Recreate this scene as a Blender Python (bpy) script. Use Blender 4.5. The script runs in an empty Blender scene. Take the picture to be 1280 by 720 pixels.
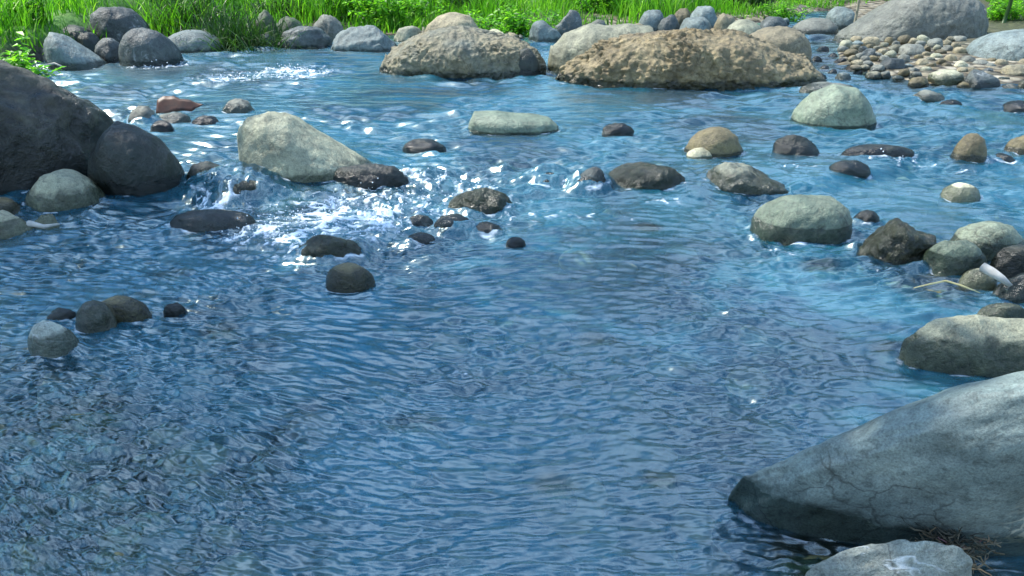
import bpy, math, random
import numpy as np
random.seed(7)
rng = np.random.default_rng(11)
scene = bpy.context.scene
COL = scene.collection
R = math.radians

# ------------------------------------------------------------------ camera
CAMZ, PITCH, F = 1.25, R(23.75), 1000.0          # metres, downward tilt, focal length in photo pixels (1280 wide)
cd = bpy.data.cameras.new('camera'); cam = bpy.data.objects.new('camera', cd); COL.objects.link(cam)
cam.location = (0, 0, CAMZ); cam.rotation_euler = (R(90) - PITCH, 0, 0)
cd.sensor_width = 36; cd.lens = F / 1280 * 36; cd.clip_end = 2000; cd.clip_start = .05
scene.camera = cam
CP, SP = math.cos(PITCH), math.sin(PITCH)
def at(px, py, z=0.0):
    u, v = (px - 640) / F, (360 - py) / F
    dy, dz = CP + v * SP, -SP + v * CP
    t = (z - CAMZ) / dz
    return u * t, dy * t
def project(P):
    y, z = P[:, 1], P[:, 2] - CAMZ
    depth = y * CP - z * SP
    up = y * SP + z * CP
    return 640 + F * P[:, 0] / depth, 360 - F * up / depth

# ------------------------------------------------------------------ noise
_G = rng.normal(size=(256, 3)); _G /= np.linalg.norm(_G, axis=1)[:, None]
_P = rng.permutation(256); _P = np.concatenate([_P, _P, _P])
def noise(p, seed=0):
    p = p + np.array([seed * 17.31, seed * 5.77, seed * 9.13])
    i = np.floor(p).astype(np.int64); f = p - i
    w = f * f * f * (f * (f * 6 - 15) + 10)
    i &= 255
    out = 0
    for dx in (0, 1):
        wx = w[:, 0] if dx else 1 - w[:, 0]
        a = _P[i[:, 0] + dx & 255]
        for dy in (0, 1):
            wy = w[:, 1] if dy else 1 - w[:, 1]
            b = _P[a + (i[:, 1] + dy & 255)]
            for dz in (0, 1):
                wz = w[:, 2] if dz else 1 - w[:, 2]
                g = _G[_P[b + (i[:, 2] + dz & 255)]]
                out = out + wx * wy * wz * (g[:, 0] * (f[:, 0] - dx) + g[:, 1] * (f[:, 1] - dy) + g[:, 2] * (f[:, 2] - dz))
    return out * 1.6
def noise2(x, y, seed=0):
    """two-dimensional gradient noise for the big sheets"""
    x = x + seed * 17.31; y = y + seed * 5.77
    ix = np.floor(x).astype(np.int64); iy = np.floor(y).astype(np.int64)
    fx = x - ix; fy = y - iy
    wx = fx * fx * fx * (fx * (fx * 6 - 15) + 10); wy = fy * fy * fy * (fy * (fy * 6 - 15) + 10)
    def g(dx, dy):
        h = _P[_P[(ix + dx) & 255] + ((iy + dy) & 255)]
        a = h * (2 * math.pi / 256)
        return np.cos(a) * (fx - dx) + np.sin(a) * (fy - dy)
    return 1.45 * ((g(0, 0) * (1 - wx) + g(1, 0) * wx) * (1 - wy) + (g(0, 1) * (1 - wx) + g(1, 1) * wx) * wy)
def sstep(a, b, x):
    t = np.clip((x - a) / (b - a), 0, 1); return t * t * (3 - 2 * t)

# ------------------------------------------------------------------ materials
def new_mat(name):
    m = bpy.data.materials.new(name); m.use_nodes = True
    nt = m.node_tree; nt.nodes.clear()
    return m, nt, nt.nodes.new('ShaderNodeOutputMaterial')
def N(nt, t, **kw):
    n = nt.nodes.new(t)
    for k, v in kw.items():
        if k.startswith('_'): setattr(n, k[1:], v)
        else: n.inputs[k.replace('__', ' ')].default_value = v
    return n
def ramp(nt, fac, stops):
    r = nt.nodes.new('ShaderNodeValToRGB'); e = r.color_ramp.elements
    while len(e) < len(stops): e.new(.5)
    for el, (p, c) in zip(e, stops):
        el.position = p; el.color = (*c, 1) if len(c) == 3 else c
    nt.links.new(fac, r.inputs[0]); return r
def mixc(nt, fac, a, b, mode='MIX'):
    m = nt.nodes.new('ShaderNodeMix'); m.data_type = 'RGBA'; m.blend_type = mode
    for v, s in ((fac, m.inputs[0]), (a, m.inputs[6]), (b, m.inputs[7])):
        if isinstance(v, bpy.types.NodeSocket): nt.links.new(v, s)
        else: s.default_value = v if isinstance(v, float) else (*v, 1)
    return m.outputs[2]
def math_(nt, op, a, b=0.0, clamp=False):
    m = nt.nodes.new('ShaderNodeMath'); m.operation = op; m.use_clamp = clamp
    for v, s in ((a, m.inputs[0]), (b, m.inputs[1])):
        if isinstance(v, bpy.types.NodeSocket): nt.links.new(v, s)
        else: s.default_value = v
    return m.outputs[0]

def rock_mat(name, base, alt, rough=.62, bump=1.0, wet=.065, lumpy=0.0, vein=None, moss=0.0, wetall=False):
    m, nt, out = new_mat(name)
    L = nt.links
    tc = nt.nodes.new('ShaderNodeTexCoord'); oi = nt.nodes.new('ShaderNodeObjectInfo')
    add = nt.nodes.new('ShaderNodeVectorMath'); add.operation = 'ADD'
    L.new(tc.outputs['Object'], add.inputs[0])
    sc = nt.nodes.new('ShaderNodeVectorMath'); sc.operation = 'SCALE'; sc.inputs[0].default_value = (37, 19, 53)
    L.new(oi.outputs['Random'], sc.inputs['Scale']); L.new(sc.outputs[0], add.inputs[1])
    v = add.outputs[0]
    def nz(scale, detail=6, rough_=.6, dist=0.0):
        n = N(nt, 'ShaderNodeTexNoise', Scale=scale, Detail=detail, Roughness=rough_, Distortion=dist); L.new(v, n.inputs['Vector']); return n.outputs[0]
    big, mid, fine, grain = nz(2.3, 4, .6, .6), nz(9, 6, .65, .4), nz(38, 5, .7), nz(210, 3, .7)
    c = mixc(nt, ramp(nt, big, [(.36, (0, 0, 0)), (.64, (1, 1, 1))]).outputs[0], base, alt)
    c = mixc(nt, .75, c, ramp(nt, mid, [(.3, (.40, .41, .38)), (.5, (.92, .92, .9)), (.72, (1.45, 1.43, 1.35))]).outputs[0], 'MULTIPLY')
    c = mixc(nt, 1.0, c, (.99, 1.02, .91), 'MULTIPLY')
    c = mixc(nt, .8, c, ramp(nt, fine, [(.34, (.45, .45, .45)), (.47, (.95, .95, .95)), (.62, (1.05, 1.05, 1.05)), (.7, (1.5, 1.48, 1.4))]).outputs[0], 'MULTIPLY')
    c = mixc(nt, .6, c, ramp(nt, grain, [(.38, (.55, .55, .55)), (.5, (1, 1, 1)), (.68, (1.45, 1.45, 1.45))]).outputs[0], 'MULTIPLY')
    hv = nt.nodes.new('ShaderNodeHueSaturation')
    hv.inputs['Value'].default_value = 1; L.new(c, hv.inputs['Color'])
    mr = nt.nodes.new('ShaderNodeMapRange'); mr.inputs['To Min'].default_value = .52; mr.inputs['To Max'].default_value = .86
    L.new(oi.outputs['Random'], mr.inputs[0]); L.new(mr.outputs[0], hv.inputs['Value'])
    c = hv.outputs[0]
    cv = N(nt, 'ShaderNodeTexVoronoi', Scale=5.5); cv.feature = 'DISTANCE_TO_EDGE'
    cw = nt.nodes.new('ShaderNodeVectorMath'); cw.operation = 'MULTIPLY_ADD'; cw.inputs[1].default_value = (.16, .16, .16); L.new(v, cw.inputs[2])
    cn = N(nt, 'ShaderNodeTexNoise', Scale=7.0, Detail=4.0); L.new(v, cn.inputs['Vector']); L.new(cn.outputs['Color'], cw.inputs[0]); L.new(cw.outputs[0], cv.inputs['Vector'])
    crack = math_(nt, 'MULTIPLY', ramp(nt, cv.outputs['Distance'], [(0, (1, 1, 1)), (.022, (0, 0, 0))]).outputs[0], ramp(nt, big, [(.5, (0, 0, 0)), (.58, (1, 1, 1))]).outputs[0])
    c = mixc(nt, math_(nt, 'MULTIPLY', crack, .6), c, (.02, .018, .015))
    if vein:
        w = N(nt, 'ShaderNodeTexNoise', Scale=vein[0], Detail=5.0, Roughness=.55, Distortion=1.2); L.new(v, w.inputs['Vector'])
        band = ramp(nt, w.outputs[0], [(.485, (0, 0, 0)), (.5, (1, 1, 1)), (.515, (0, 0, 0))]).outputs[0]
        g = ramp(nt, big, [(.48, (0, 0, 0)), (.6, (1, 1, 1))]).outputs[0]
        if len(vein) > 3:                              # mineral crust only on one end of the boulder
            so_ = nt.nodes.new('ShaderNodeSeparateXYZ'); L.new(tc.outputs['Object'], so_.inputs[0])
            q = nt.nodes.new('ShaderNodeMapRange'); q.inputs['From Min'].default_value = vein[3]; q.inputs['From Max'].default_value = vein[3] + .05; L.new(so_.outputs[0], q.inputs[0])
            g = q.outputs[0]; band = ramp(nt, w.outputs[0], [(.40, (0, 0, 0)), (.45, (1, 1, 1)), (.5, (1, 1, 1)), (.53, (0, 0, 0))]).outputs[0]
        c = mixc(nt, math_(nt, 'MULTIPLY', math_(nt, 'MULTIPLY', band, g), vein[1]), c, vein[2])
    if moss:
        mm = ramp(nt, mid, [(.42, (0, 0, 0)), (.6, (1, 1, 1))]).outputs[0]
        c = mixc(nt, math_(nt, 'MULTIPLY', mm, moss), c, (.05, .12, .025))
    # wet band just above the water, deepened to paint shade at the base
    geo = nt.nodes.new('ShaderNodeNewGeometry'); sx = nt.nodes.new('ShaderNodeSeparateXYZ'); L.new(geo.outputs['Position'], sx.inputs[0])
    zoff = 5.0 if wet < 0 else 0.0; wet = abs(wet)
    z = math_(nt, 'ADD', sx.outputs[2], zoff)
    z = math_(nt, 'ADD', z, math_(nt, 'MULTIPLY', math_(nt, 'SUBTRACT', mid, .5), wet * 1.6))
    wm = nt.nodes.new('ShaderNodeMapRange'); wm.inputs['From Min'].default_value = wet * .75; wm.inputs['From Max'].default_value = wet * 1.25
    wm.inputs['To Min'].default_value = 1; wm.inputs['To Max'].default_value = .9 if wetall else 0
    L.new(z, wm.inputs[0]); wet_shade = wm.outputs[0]
    c = mixc(nt, wet_shade, c, mixc(nt, 1.0, c, (.235, .265, .24), 'MULTIPLY'))
    b = nt.nodes.new('ShaderNodeBsdfPrincipled'); L.new(c, b.inputs['Base Color'])
    rr = nt.nodes.new('ShaderNodeMapRange'); rr.inputs['To Min'].default_value = rough; rr.inputs['To Max'].default_value = .2
    L.new(wet_shade, rr.inputs[0]); L.new(rr.outputs[0], b.inputs['Roughness'])
    h = math_(nt, 'ADD', math_(nt, 'MULTIPLY', mid, 1.6), math_(nt, 'ADD', math_(nt, 'MULTIPLY', fine, .8), math_(nt, 'MULTIPLY', grain, .07)))
    if lumpy:
        vo = N(nt, 'ShaderNodeTexVoronoi', Scale=22.0); vo.feature = 'SMOOTH_F1'; L.new(v, vo.inputs['Vector'])
        h = math_(nt, 'SUBTRACT', h, math_(nt, 'MULTIPLY', vo.outputs['Distance'], lumpy))
    bp = N(nt, 'ShaderNodeBump', Strength=.55 * bump, Distance=.03); L.new(h, bp.inputs['Height']); L.new(bp.outputs[0], b.inputs['Normal'])
    L.new(b.outputs[0], out.inputs[0])
    return m
RM = dict(
    grey=rock_mat('grey_stone', (.20, .21, .20), (.29, .29, .27)),
    bluegrey=rock_mat('blue_grey_stone', (.17, .22, .25), (.26, .31, .33)),
    dark=rock_mat('dark_stone', (.016, .023, .021), (.040, .050, .042), rough=.45, wet=.07),
    slate=rock_mat('slate_stone', (.06, .075, .085), (.13, .15, .16), rough=.5, vein=(5, .7, (.4, .42, .42))),
    pale=rock_mat('pale_stone', (.33, .33, .26), (.50, .48, .37)),
    cream=rock_mat('cream_stone', (.60, .55, .42), (.74, .68, .52), wet=.015),
    tan=rock_mat('tan_stone', (.34, .28, .19), (.46, .39, .28), lumpy=0),
    lumpy=rock_mat('lumpy_tan_stone', (.20, .15, .085), (.36, .28, .17), lumpy=1.8, bump=1.3),
    halflump=rock_mat('tan_and_grey_stone', (.22, .23, .20), (.36, .30, .20), lumpy=1.8, bump=1.2),
    olive=rock_mat('olive_brown_stone', (.15, .12, .065), (.25, .20, .11), rough=.5, wet=.03),
    green=rock_mat('green_grey_stone', (.16, .21, .17), (.27, .31, .25), wet=.02, rough=.5),
    mossy=rock_mat('mossy_stone', (.08, .10, .07), (.17, .19, .14), moss=.75),
    wet=rock_mat('wet_stone', (.11, .115, .07), (.20, .20, .13), wetall=True, rough=.25, bump=1.4, lumpy=1.2),
    bigleft=rock_mat('brown_grey_boulder_stone', (.05, .046, .033), (.13, .125, .098), bump=1.3, wet=.42),  # tall wet band paints in the boulder's shaded front
    fore=rock_mat('teal_grey_boulder_stone', (.19, .25, .27), (.29, .34, .35), bump=.45, wet=.05, vein=(13.0, .7, (.5, .47, .36), -.12)),
    sunkpale=rock_mat('sunken_pale_stone', (.5, .5, .46), (.7, .7, .64), wet=-.01),
    sunktan=rock_mat('sunken_tan_stone', (.32, .27, .14), (.45, .38, .2), wet=-.01),
    sunkolive=rock_mat('sunken_olive_stone', (.24, .23, .09), (.38, .34, .16), wet=-.01),
    veined=rock_mat('veined_pale_stone', (.36, .40, .40), (.50, .52, .50), bump=1.2, wet=.03, vein=(4, .9, (.7, .72, .7))),
)

def simple_mat(name, c1, c2, scale=8, rough=.7, transl=0.0, island=False, spec=.5):
    m, nt, out = new_mat(name); L = nt.links
    tc = nt.nodes.new('ShaderNodeTexCoord')
    n = N(nt, 'ShaderNodeTexNoise', Scale=scale, Detail=4.0); L.new(tc.outputs['Object'], n.inputs['Vector'])
    fac = ramp(nt, n.outputs[0], [(.35, (0, 0, 0)), (.65, (1, 1, 1))]).outputs[0]
    c = mixc(nt, fac, c1, c2)
    if island:
        g = nt.nodes.new('ShaderNodeNewGeometry')
        c = mixc(nt, 1.0, c, ramp(nt, g.outputs['Random Per Island'], [(0, (.25, .32, .3)), (.45, (.8, .8, .8)), (.85, (1.5, 1.25, 1.0)), (.97, (2.0, 1.5, 1.4)), (1, (3.2, 1.6, 3.0))]).outputs[0], 'MULTIPLY')
    b = nt.nodes.new('ShaderNodeBsdfPrincipled'); L.new(c, b.inputs['Base Color'])
    b.inputs['Roughness'].default_value = rough; b.inputs['Specular IOR Level'].default_value = spec
    if transl:
        t = nt.nodes.new('ShaderNodeBsdfTranslucent')
        L.new(mixc(nt, 1.0, c, (1.5, 1.8, .8), 'MULTIPLY'), t.inputs[0])
        mx = nt.nodes.new('ShaderNodeMixShader'); mx.inputs[0].default_value = transl
        L.new(b.outputs[0], mx.inputs[1]); L.new(t.outputs[0], mx.inputs[2]); L.new(mx.outputs[0], out.inputs[0])
    else: L.new(b.outputs[0], out.inputs[0])
    return m
GRASS = simple_mat('green_grass_blades', (.07, .25, .012), (.15, .38, .03), 1.2, .45, .5, True, .4)
REED = simple_mat('shade_dark_reed_blades', (.012, .05, .008), (.035, .11, .012), 2, .45, .3, True)  # coloured darker to paint the black shaded recess among the reeds
LEAF = simple_mat('herb_leaves', (.08, .28, .015), (.17, .42, .04), 3, .4, .5, True)
STEM = simple_mat('pale_bark', (.22, .2, .13), (.34, .31, .22), 30)
TWIG = simple_mat('dead_twigs', (.035, .03, .02), (.17, .15, .1), 12, .7, 0, True)
STRAW = simple_mat('yellow_straw', (.5, .42, .18), (.62, .55, .28), 20)
DEADLEAF = simple_mat('red_brown_dead_leaf', (.035, .012, .006), (.075, .024, .011), 18, .5)
DRIFT = simple_mat('bleached_driftwood', (.34, .33, .3), (.5, .48, .43), 25)

# ------------------------------------------------------------------ mesh helpers
def mesh_np(name, V, Fc, mat, smooth=True, attrs=None):
    me = bpy.data.meshes.new(name)
    V = np.asarray(V, np.float32); Fc = np.asarray(Fc, np.int32); k = Fc.shape[1]
    me.vertices.add(len(V)); me.vertices.foreach_set('co', V.ravel())
    me.loops.add(Fc.size); me.loops.foreach_set('vertex_index', Fc.ravel())
    me.polygons.add(len(Fc)); me.polygons.foreach_set('loop_start', np.arange(0, Fc.size, k, dtype=np.int32))
    me.update(calc_edges=True)
    me.polygons.foreach_set('use_smooth', np.full(len(Fc), smooth))
    for a, d in (attrs or {}).items():
        at_ = me.attributes.new(a, 'FLOAT', 'POINT'); at_.data.foreach_set('value', d.astype(np.float32).ravel())
    me.materials.append(mat)
    o = bpy.data.objects.new(name, me); COL.objects.link(o)
    return o
def tag(o, label=None, cat=None, group=None, kind=None):
    for k, v in (('label', label), ('category', cat), ('group', group), ('kind', kind)):
        if v: o[k] = v
    return o
def icosphere(sub):
    import bmesh
    bm = bmesh.new(); bmesh.ops.create_icosphere(bm, subdivisions=sub, radius=1)
    V = np.array([v.co[:] for v in bm.verts]); Fc = np.array([[v.index for v in f.verts] for f in bm.faces]); bm.free()
    return V, Fc
ICO = {s: icosphere(s) for s in (3, 4, 5, 6, 7)}

# ------------------------------------------------------------------ level of the water: it drops over the line of stones
RIDGE = np.array([at(*p) for p in ((-400, 262), (100, 262), (230, 240), (480, 238), (700, 232), (860, 238), (1000, 235), (1150, 205), (1600, 200))])
def level(x, y):
    x = np.asarray(x, float); y = np.asarray(y, float)
    r = np.interp(x / np.maximum(y, .5), RIDGE[:, 0] / RIDGE[:, 1], RIDGE[:, 1])
    s = y - r
    return -.05 + .06 * sstep(-.14, .16, s) + .03 * sstep(-.25, .25, y - 9.1 - 0 * x) * sstep(1.5, -.5, x)

# ------------------------------------------------------------------ rocks
def rock_shape(sub, seed, rough=.1, ang=.0, profile=None, sx_=1.0, lump=0.0, ledge=0.0, power=2.3, asp=1.0):
    V, Fc = ICO[sub]; U = V.copy(); VA = V * np.array([asp, 1, 1])
    # towards a soft super-ellipsoid
    nrm = (np.abs(U) ** power).sum(1) ** (1 / power); U = U / nrm[:, None]
    if ang:                                        # planed faces
        rs = np.random.default_rng(seed + 99)
        for k in range(int(7 + 5 * ang)):
            n = rs.normal(size=3); n[2] = abs(n[2]) * .8 - .1; n /= np.linalg.norm(n)
            d = rs.uniform(.62, .9)
            over = np.maximum(U @ n - d, 0); U -= over[:, None] * n * min(1, ang + .25)
    r = 1 + rough * (1.1 * noise(V * 1.1, seed) + .6 * noise(V * 2.3, seed + 3)) + rough * .32 * noise(VA * 5.1, seed + 7) + rough * .14 * noise(VA * 12, seed + 9)
    if ang: r -= ang * .10 * np.abs(noise(V * 3.1, seed + 21)) * 1.4
    if lump:
        lump = lump * (.25 + 1.1 * sstep(-.25, .35, noise(V * 1.9, seed + 51)))
        r += lump * (.028 * (1 - 2.4 * np.abs(noise(VA * 8, seed + 31))) + .02 * noise(VA * 18, seed + 33))
        r += lump * .014 * (1 - 2 * np.abs(noise(VA * 30, seed + 35)))
    if ledge: r += ledge * .05 * np.sin(U[:, 2] * 17 + 3 * noise(V * 1.6, seed + 41))
    U = U * r[:, None]
    if profile is not None:
        u = np.clip((U[:, 0] + 1) / 2, 0.001, .999)
        P = np.interp(u, [p[0] for p in profile], [p[1] for p in profile])
        e = np.maximum(np.sqrt(1 - (2 * u - 1) ** 2), .2)
        q = np.clip(P / e, .12, 2.4)
        U[:, 2] = np.where(U[:, 2] > 0, U[:, 2] * q, U[:, 2])
    return U, Fc
FOOT = []                                          # footprints, used by the water
OBST = []
def rock(x0, x1, yt, yb, mat='grey', name='river_stone', label=None, cat='stone', poly=None, rough=.12, ang=0, fr=.55, zb=None, lean=None,
         drape=0, depth=.8, seed=None, lump=0, ledge=0, sub=None, group=None, sink=None, power=2.2, yaw=0.0, foot=True, profile=None):
    seed = seed if seed is not None else int(x0 * 7 + yt * 13 + 5)
    W, H = x1 - x0, yb - yt
    if poly:
        b0 = poly[0][1]; base = max(b0, poly[-1][1])
        profile = [((p[0] - x0) / W, max(.02, (base - p[1]) / (base - yt))) for p in poly]
    if sink is None: sink = .45 if W < 90 and zb is None else .2
    if lean is None: lean = .25 if W > 60 else .1
    if sub is None: sub = 3 if W < 26 else 4 if W < 75 else 5 if W < 200 else 6
    U, Fc = rock_shape(sub, seed, rough, ang, profile, lump=lump, ledge=ledge, power=power, asp=min(3.0, max(1.0, .75 * W / H)))
    cx, cy = at((x0 + x1) / 2, yb, zb or 0)
    z0 = float(level(cx, cy)) if zb is None else zb
    cx, cy = at((x0 + x1) / 2, yb, z0)
    hc = CAMZ - z0; slant = math.hypot(cy, hc)
    a = W / 2 * slant / F
    d = min(depth * a, fr * H * slant * slant / (2 * F * hc))
    d = max(d, .28 * a)
    h = H * slant / F * .7
    cy += d; co, si = math.cos(yaw), math.sin(yaw)
    for it in range(14):
        P = np.empty_like(U); X, Y = U[:, 0] * a, U[:, 1] * d
        P[:, 0] = X + cx; P[:, 1] = Y + X * si * .6 + cy
        P[:, 2] = np.where(U[:, 2] > 0, U[:, 2] * h, U[:, 2] * min(h, d) * .9) + z0 - sink * h * .5
        P[:, 1] -= lean * (P[:, 2] - z0)
        m = P[:, 2] > z0
        if m.sum() < 8: h *= 1.3; continue
        qx, qy = project(P[m])
        xa, xb, ya, yb2 = qx.min(), qx.max(), qy.min(), qy.max()
        a *= min(1.3, max(.75, W / (xb - xa)))
        dep = math.hypot(cy, hc)
        cx += ((x0 + x1) / 2 - (xa + xb) / 2) * dep / F
        h *= min(1.35, max(.7, (H / (yb2 - ya)) ** 1.2))
        cy += (at(640, yb, z0)[1] - at(640, yb2, z0)[1]) * .8
    loc = np.array([cx, cy, z0]); V = P - loc
    o = mesh_np(name, V, Fc, RM[mat]); o.location = loc
    tag(o, label, cat, group)
    if foot:
        mm = np.abs(P[:, 2] - z0) < .08 * h + .006
        nx, ny = (P[mm, 0] - cx) / a, (P[mm, 1] - cy - (P[mm, 0] - cx) * si * .6) / d
        th = np.arctan2(ny, nx); rn = np.hypot(nx, ny); bn = ((th + math.pi) / (2 * math.pi) * 48).astype(int) % 48
        rw = np.zeros(48); np.maximum.at(rw, bn, rn); g_ = rw > .2
        rw = np.interp(np.arange(48), np.arange(48)[g_], rw[g_], period=48)
        FOOT.append((cx, cy, a, d, h, drape, si, z0, rw))
    OBST.append((cx, cy, a, d))
    return o

exec_list = []
# ---- foreground right
rock(912, 1620, 451, 694, 'fore', 'boulder', 'huge smooth blue grey boulder filling the lower right corner', 'boulder', sub=7, fr=.5, depth=.7, rough=.035, ang=.15, sink=.5, seed=52, lean=.55,
     poly=[(912, 645), (914, 602), (924, 582), (950, 562), (1000, 537), (1050, 516), (1100, 488), (1150, 467), (1200, 456), (1280, 451), (1400, 456), (1520, 500), (1620, 640)])
rock(985, 1216, 674, 800, 'veined', 'boulder', 'pale veined grey rock at the bottom edge in front of the huge blue grey boulder', 'boulder', sub=6, rough=.07, ang=.3, seed=8, fr=.5,
     poly=[(985, 760), (1010, 706), (1060, 688), (1108, 674), (1150, 682), (1190, 706), (1216, 760)])
rock(1124, 1420, 393, 468, 'pale', 'flat_boulder', 'flat pale rock with a cream edge just behind the huge blue grey boulder', 'boulder', sub=6, rough=.06, ang=.12, seed=5, fr=.6, depth=.6,
     poly=[(1124, 455), (1132, 422), (1158, 403), (1200, 394), (1290, 396), (1380, 405), (1420, 450)])
rock(1220, 1282, 378, 404, 'pale', 'river_stone', 'small pale stone peeping out behind the flat pale rock', 'stone')
rock(1285, 1330, 360, 400, 'grey', 'river_stone', 'grey stone half outside the right edge by the flat pale rock', 'stone')
# ---- right middle
rock(1184, 1282, 276, 322, 'green', 'river_stone', 'rounded green grey stone behind its flatter green neighbour near the right edge', 'stone', rough=.08, fr=.5)
rock(1150, 1234, 300, 340, 'green', 'river_stone', 'smooth green grey stone above the small cream pebble near the right edge', 'stone', rough=.07, ang=.15)
rock(1198, 1246, 335, 360, 'cream', 'pebble', 'small cream pebble beside the bleached driftwood', 'pebble', rough=.06)
rock(1234, 1300, 305, 345, 'dark', 'river_stone', 'dark wet stone at the right edge behind the driftwood', 'stone', ang=.3)
rock(1245, 1310, 338, 374, 'slate', 'river_stone', 'dark slate stone at the right edge below the driftwood', 'stone', ang=.3)
rock(1075, 1172, 272, 326, 'wet', 'river_stone', 'wet brown stone with a jagged rusty top ridge', 'stone', rough=.16, ang=.3,
     poly=[(1075, 325), (1085, 300), (1100, 277), (1112, 272), (1125, 280), (1150, 288), (1162, 296), (1172, 325)])
rock(938, 1066, 243, 302, 'green', 'river_stone', 'large rounded green grey stone with a dark brown right end', 'stone', rough=.08, sub=5, seed=31)
rock(876, 992, 202, 246, 'halflump', 'river_stone', 'tan and grey stone with a low tail to the right in the stone line', 'stone',
     poly=[(876, 244), (886, 215), (905, 202), (930, 206), (960, 222), (980, 233), (992, 244)], sub=5)
rock(756, 858, 202, 243, 'wet', 'river_stone', 'wet brown oblong stone with the stream pouring past its left end', 'stone', lump=.4, sub=5, rough=.07, seed=19)
rock(856, 929, 158, 194, 'olive', 'river_stone', 'rounded tan brown stone standing in midstream behind the stone line', 'stone', rough=.08)
rock(858, 890, 184, 197, 'cream', 'pebble', 'little cream pebble at the foot of the rounded tan brown stone', 'pebble')
rock(966, 1023, 168, 193, 'dark', 'river_stone', 'dark angular stone right of the rounded tan brown stone', 'stone', ang=.35)
rock(1036, 1088, 200, 217, 'dark', 'river_stone', 'low dark stone barely above the water by the right stone line', 'stone')
rock(1052, 1145, 180, 199, 'dark', 'river_stone', 'long dark ledge stone with water running over it', 'stone', drape=.7, rough=.07)
rock(1187, 1234, 166, 204, 'olive', 'river_stone', 'round dark brown stone upright near the right edge', 'stone', rough=.06)
rock(1231, 1270, 191, 208, 'dark', 'pebble', 'flat dark pebble just right of the round dark brown stone', 'pebble')
rock(1256, 1300, 168, 190, 'olive', 'river_stone', 'brown stone cut by the right edge level with the round dark brown stone', 'stone')
rock(1175, 1226, 228, 251, 'cream', 'river_stone', 'flat stone with a bright cream top alone in smooth water', 'stone', rough=.06, fr=.5)
rock(1140, 1181, 112, 126, 'grey', 'pebble', 'flat grey brown pebble in front of the cobble bar', 'pebble')
rock(1175, 1203, 124, 133, 'dark', 'pebble', 'low dark pebble just in front of the cobble bar', 'pebble')
rock(1253, 1300, 125, 138, 'dark', 'pebble', 'low dark stone at the right edge in front of the cobble bar', 'stone')
rock(989, 1096, 105, 159, 'green', 'boulder', 'dark glossy dome shaped boulder standing alone right of the lumpy tan boulder', 'boulder', rough=.05, sub=6, seed=14,
     poly=[(989, 150), (996, 138), (1012, 118), (1035, 107), (1060, 110), (1078, 128), (1092, 148), (1096, 158)])
rock(1000, 1072, 102, 116, 'grey', 'river_stone', 'low grey stone behind the dark glossy dome shaped boulder', 'stone')
# ---- midstream
rock(585, 698, 138, 167, 'green', 'flat_stone', 'long flat green grey slab in midstream', 'stone', rough=.05, power=2.8, sub=5, poly=[(585, 160), (592, 143), (620, 138), (660, 142), (685, 150), (698, 164)])
rock(753, 793, 153, 168, 'dark', 'pebble', 'small dark pebble right of the long flat slab', 'pebble')
rock(503, 557, 173, 191, 'dark', 'pebble', 'small black stone alone between the big pale stone and the flat slab', 'stone')
rock(296, 466, 139, 229, 'pale', 'boulder', 'big pale stone with a long tail sloping right in midstream', 'boulder', sub=6, rough=.06, seed=2,
     poly=[(296, 205), (302, 172), (322, 148), (346, 139), (372, 147), (400, 170), (430, 193), (455, 208), (466, 224)])
rock(412, 516, 204, 237, 'dark', 'river_stone', 'black wet stone lying against the tail of the big pale stone', 'stone', ang=.2, foot=True)
rock(242, 350, 217, 256, 'wet', 'river_stone', 'glistening stone with foaming water running over it below the big pale stone', 'stone', drape=1, sub=5)
rock(231, 291, 201, 241, 'dark', 'river_stone', 'dark stone beside the black pointed rock with water sliding past', 'stone', drape=.3)
rock(212, 322, 261, 291, 'slate', 'river_stone', 'long low wet slate stone in front of the foaming stone', 'stone', drape=.4, rough=.08)
rock(372, 457, 293, 330, 'wet', 'river_stone', 'rounded wet stone under a sheet of water above the tan pebble', 'stone', drape=.8, sub=5)
rock(407, 469, 328, 363, 'olive', 'river_stone', 'oval tan brown pebble alone in the middle of the stream', 'pebble', rough=.05, seed=77)
rock(558, 642, 234, 266, 'wet', 'river_stone', 'dark brown wet stone with spray over its top in the rapids', 'stone', drape=.35, sub=5)
rock(540, 592, 267, 293, 'slate', 'river_stone', 'dark sparkling stone at the lower edge of the rapids', 'stone', drape=.6)
rock(588, 629, 277, 294, 'dark', 'pebble', 'small dark stone right of the dark sparkling stone', 'stone', drape=.4)
rock(507, 546, 290, 305, 'slate', 'pebble', 'low slate pebble left below the dark sparkling stone', 'pebble', drape=.4)
rock(632, 657, 296, 308, 'dark', 'pebble', 'tiny black pebble at the right end of the rapids', 'pebble')
rock(510, 542, 268, 282, 'slate', 'pebble', 'little dark pebble in the rapids left of the sparkling stone', 'pebble', drape=.5)
rock(712, 762, 208, 246, 'slate', 'river_stone', 'sunken dark stone under clear curtains of water', 'stone', drape=.6)
rock(655, 712, 214, 240, 'slate', 'river_stone', 'sunken stone left of the clear curtains of water', 'stone', drape=.6)
rock(1065, 1100, 262, 280, 'dark', 'pebble', 'small dark stone touching the big green grey stone on its right', 'stone', drape=.5)
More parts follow.
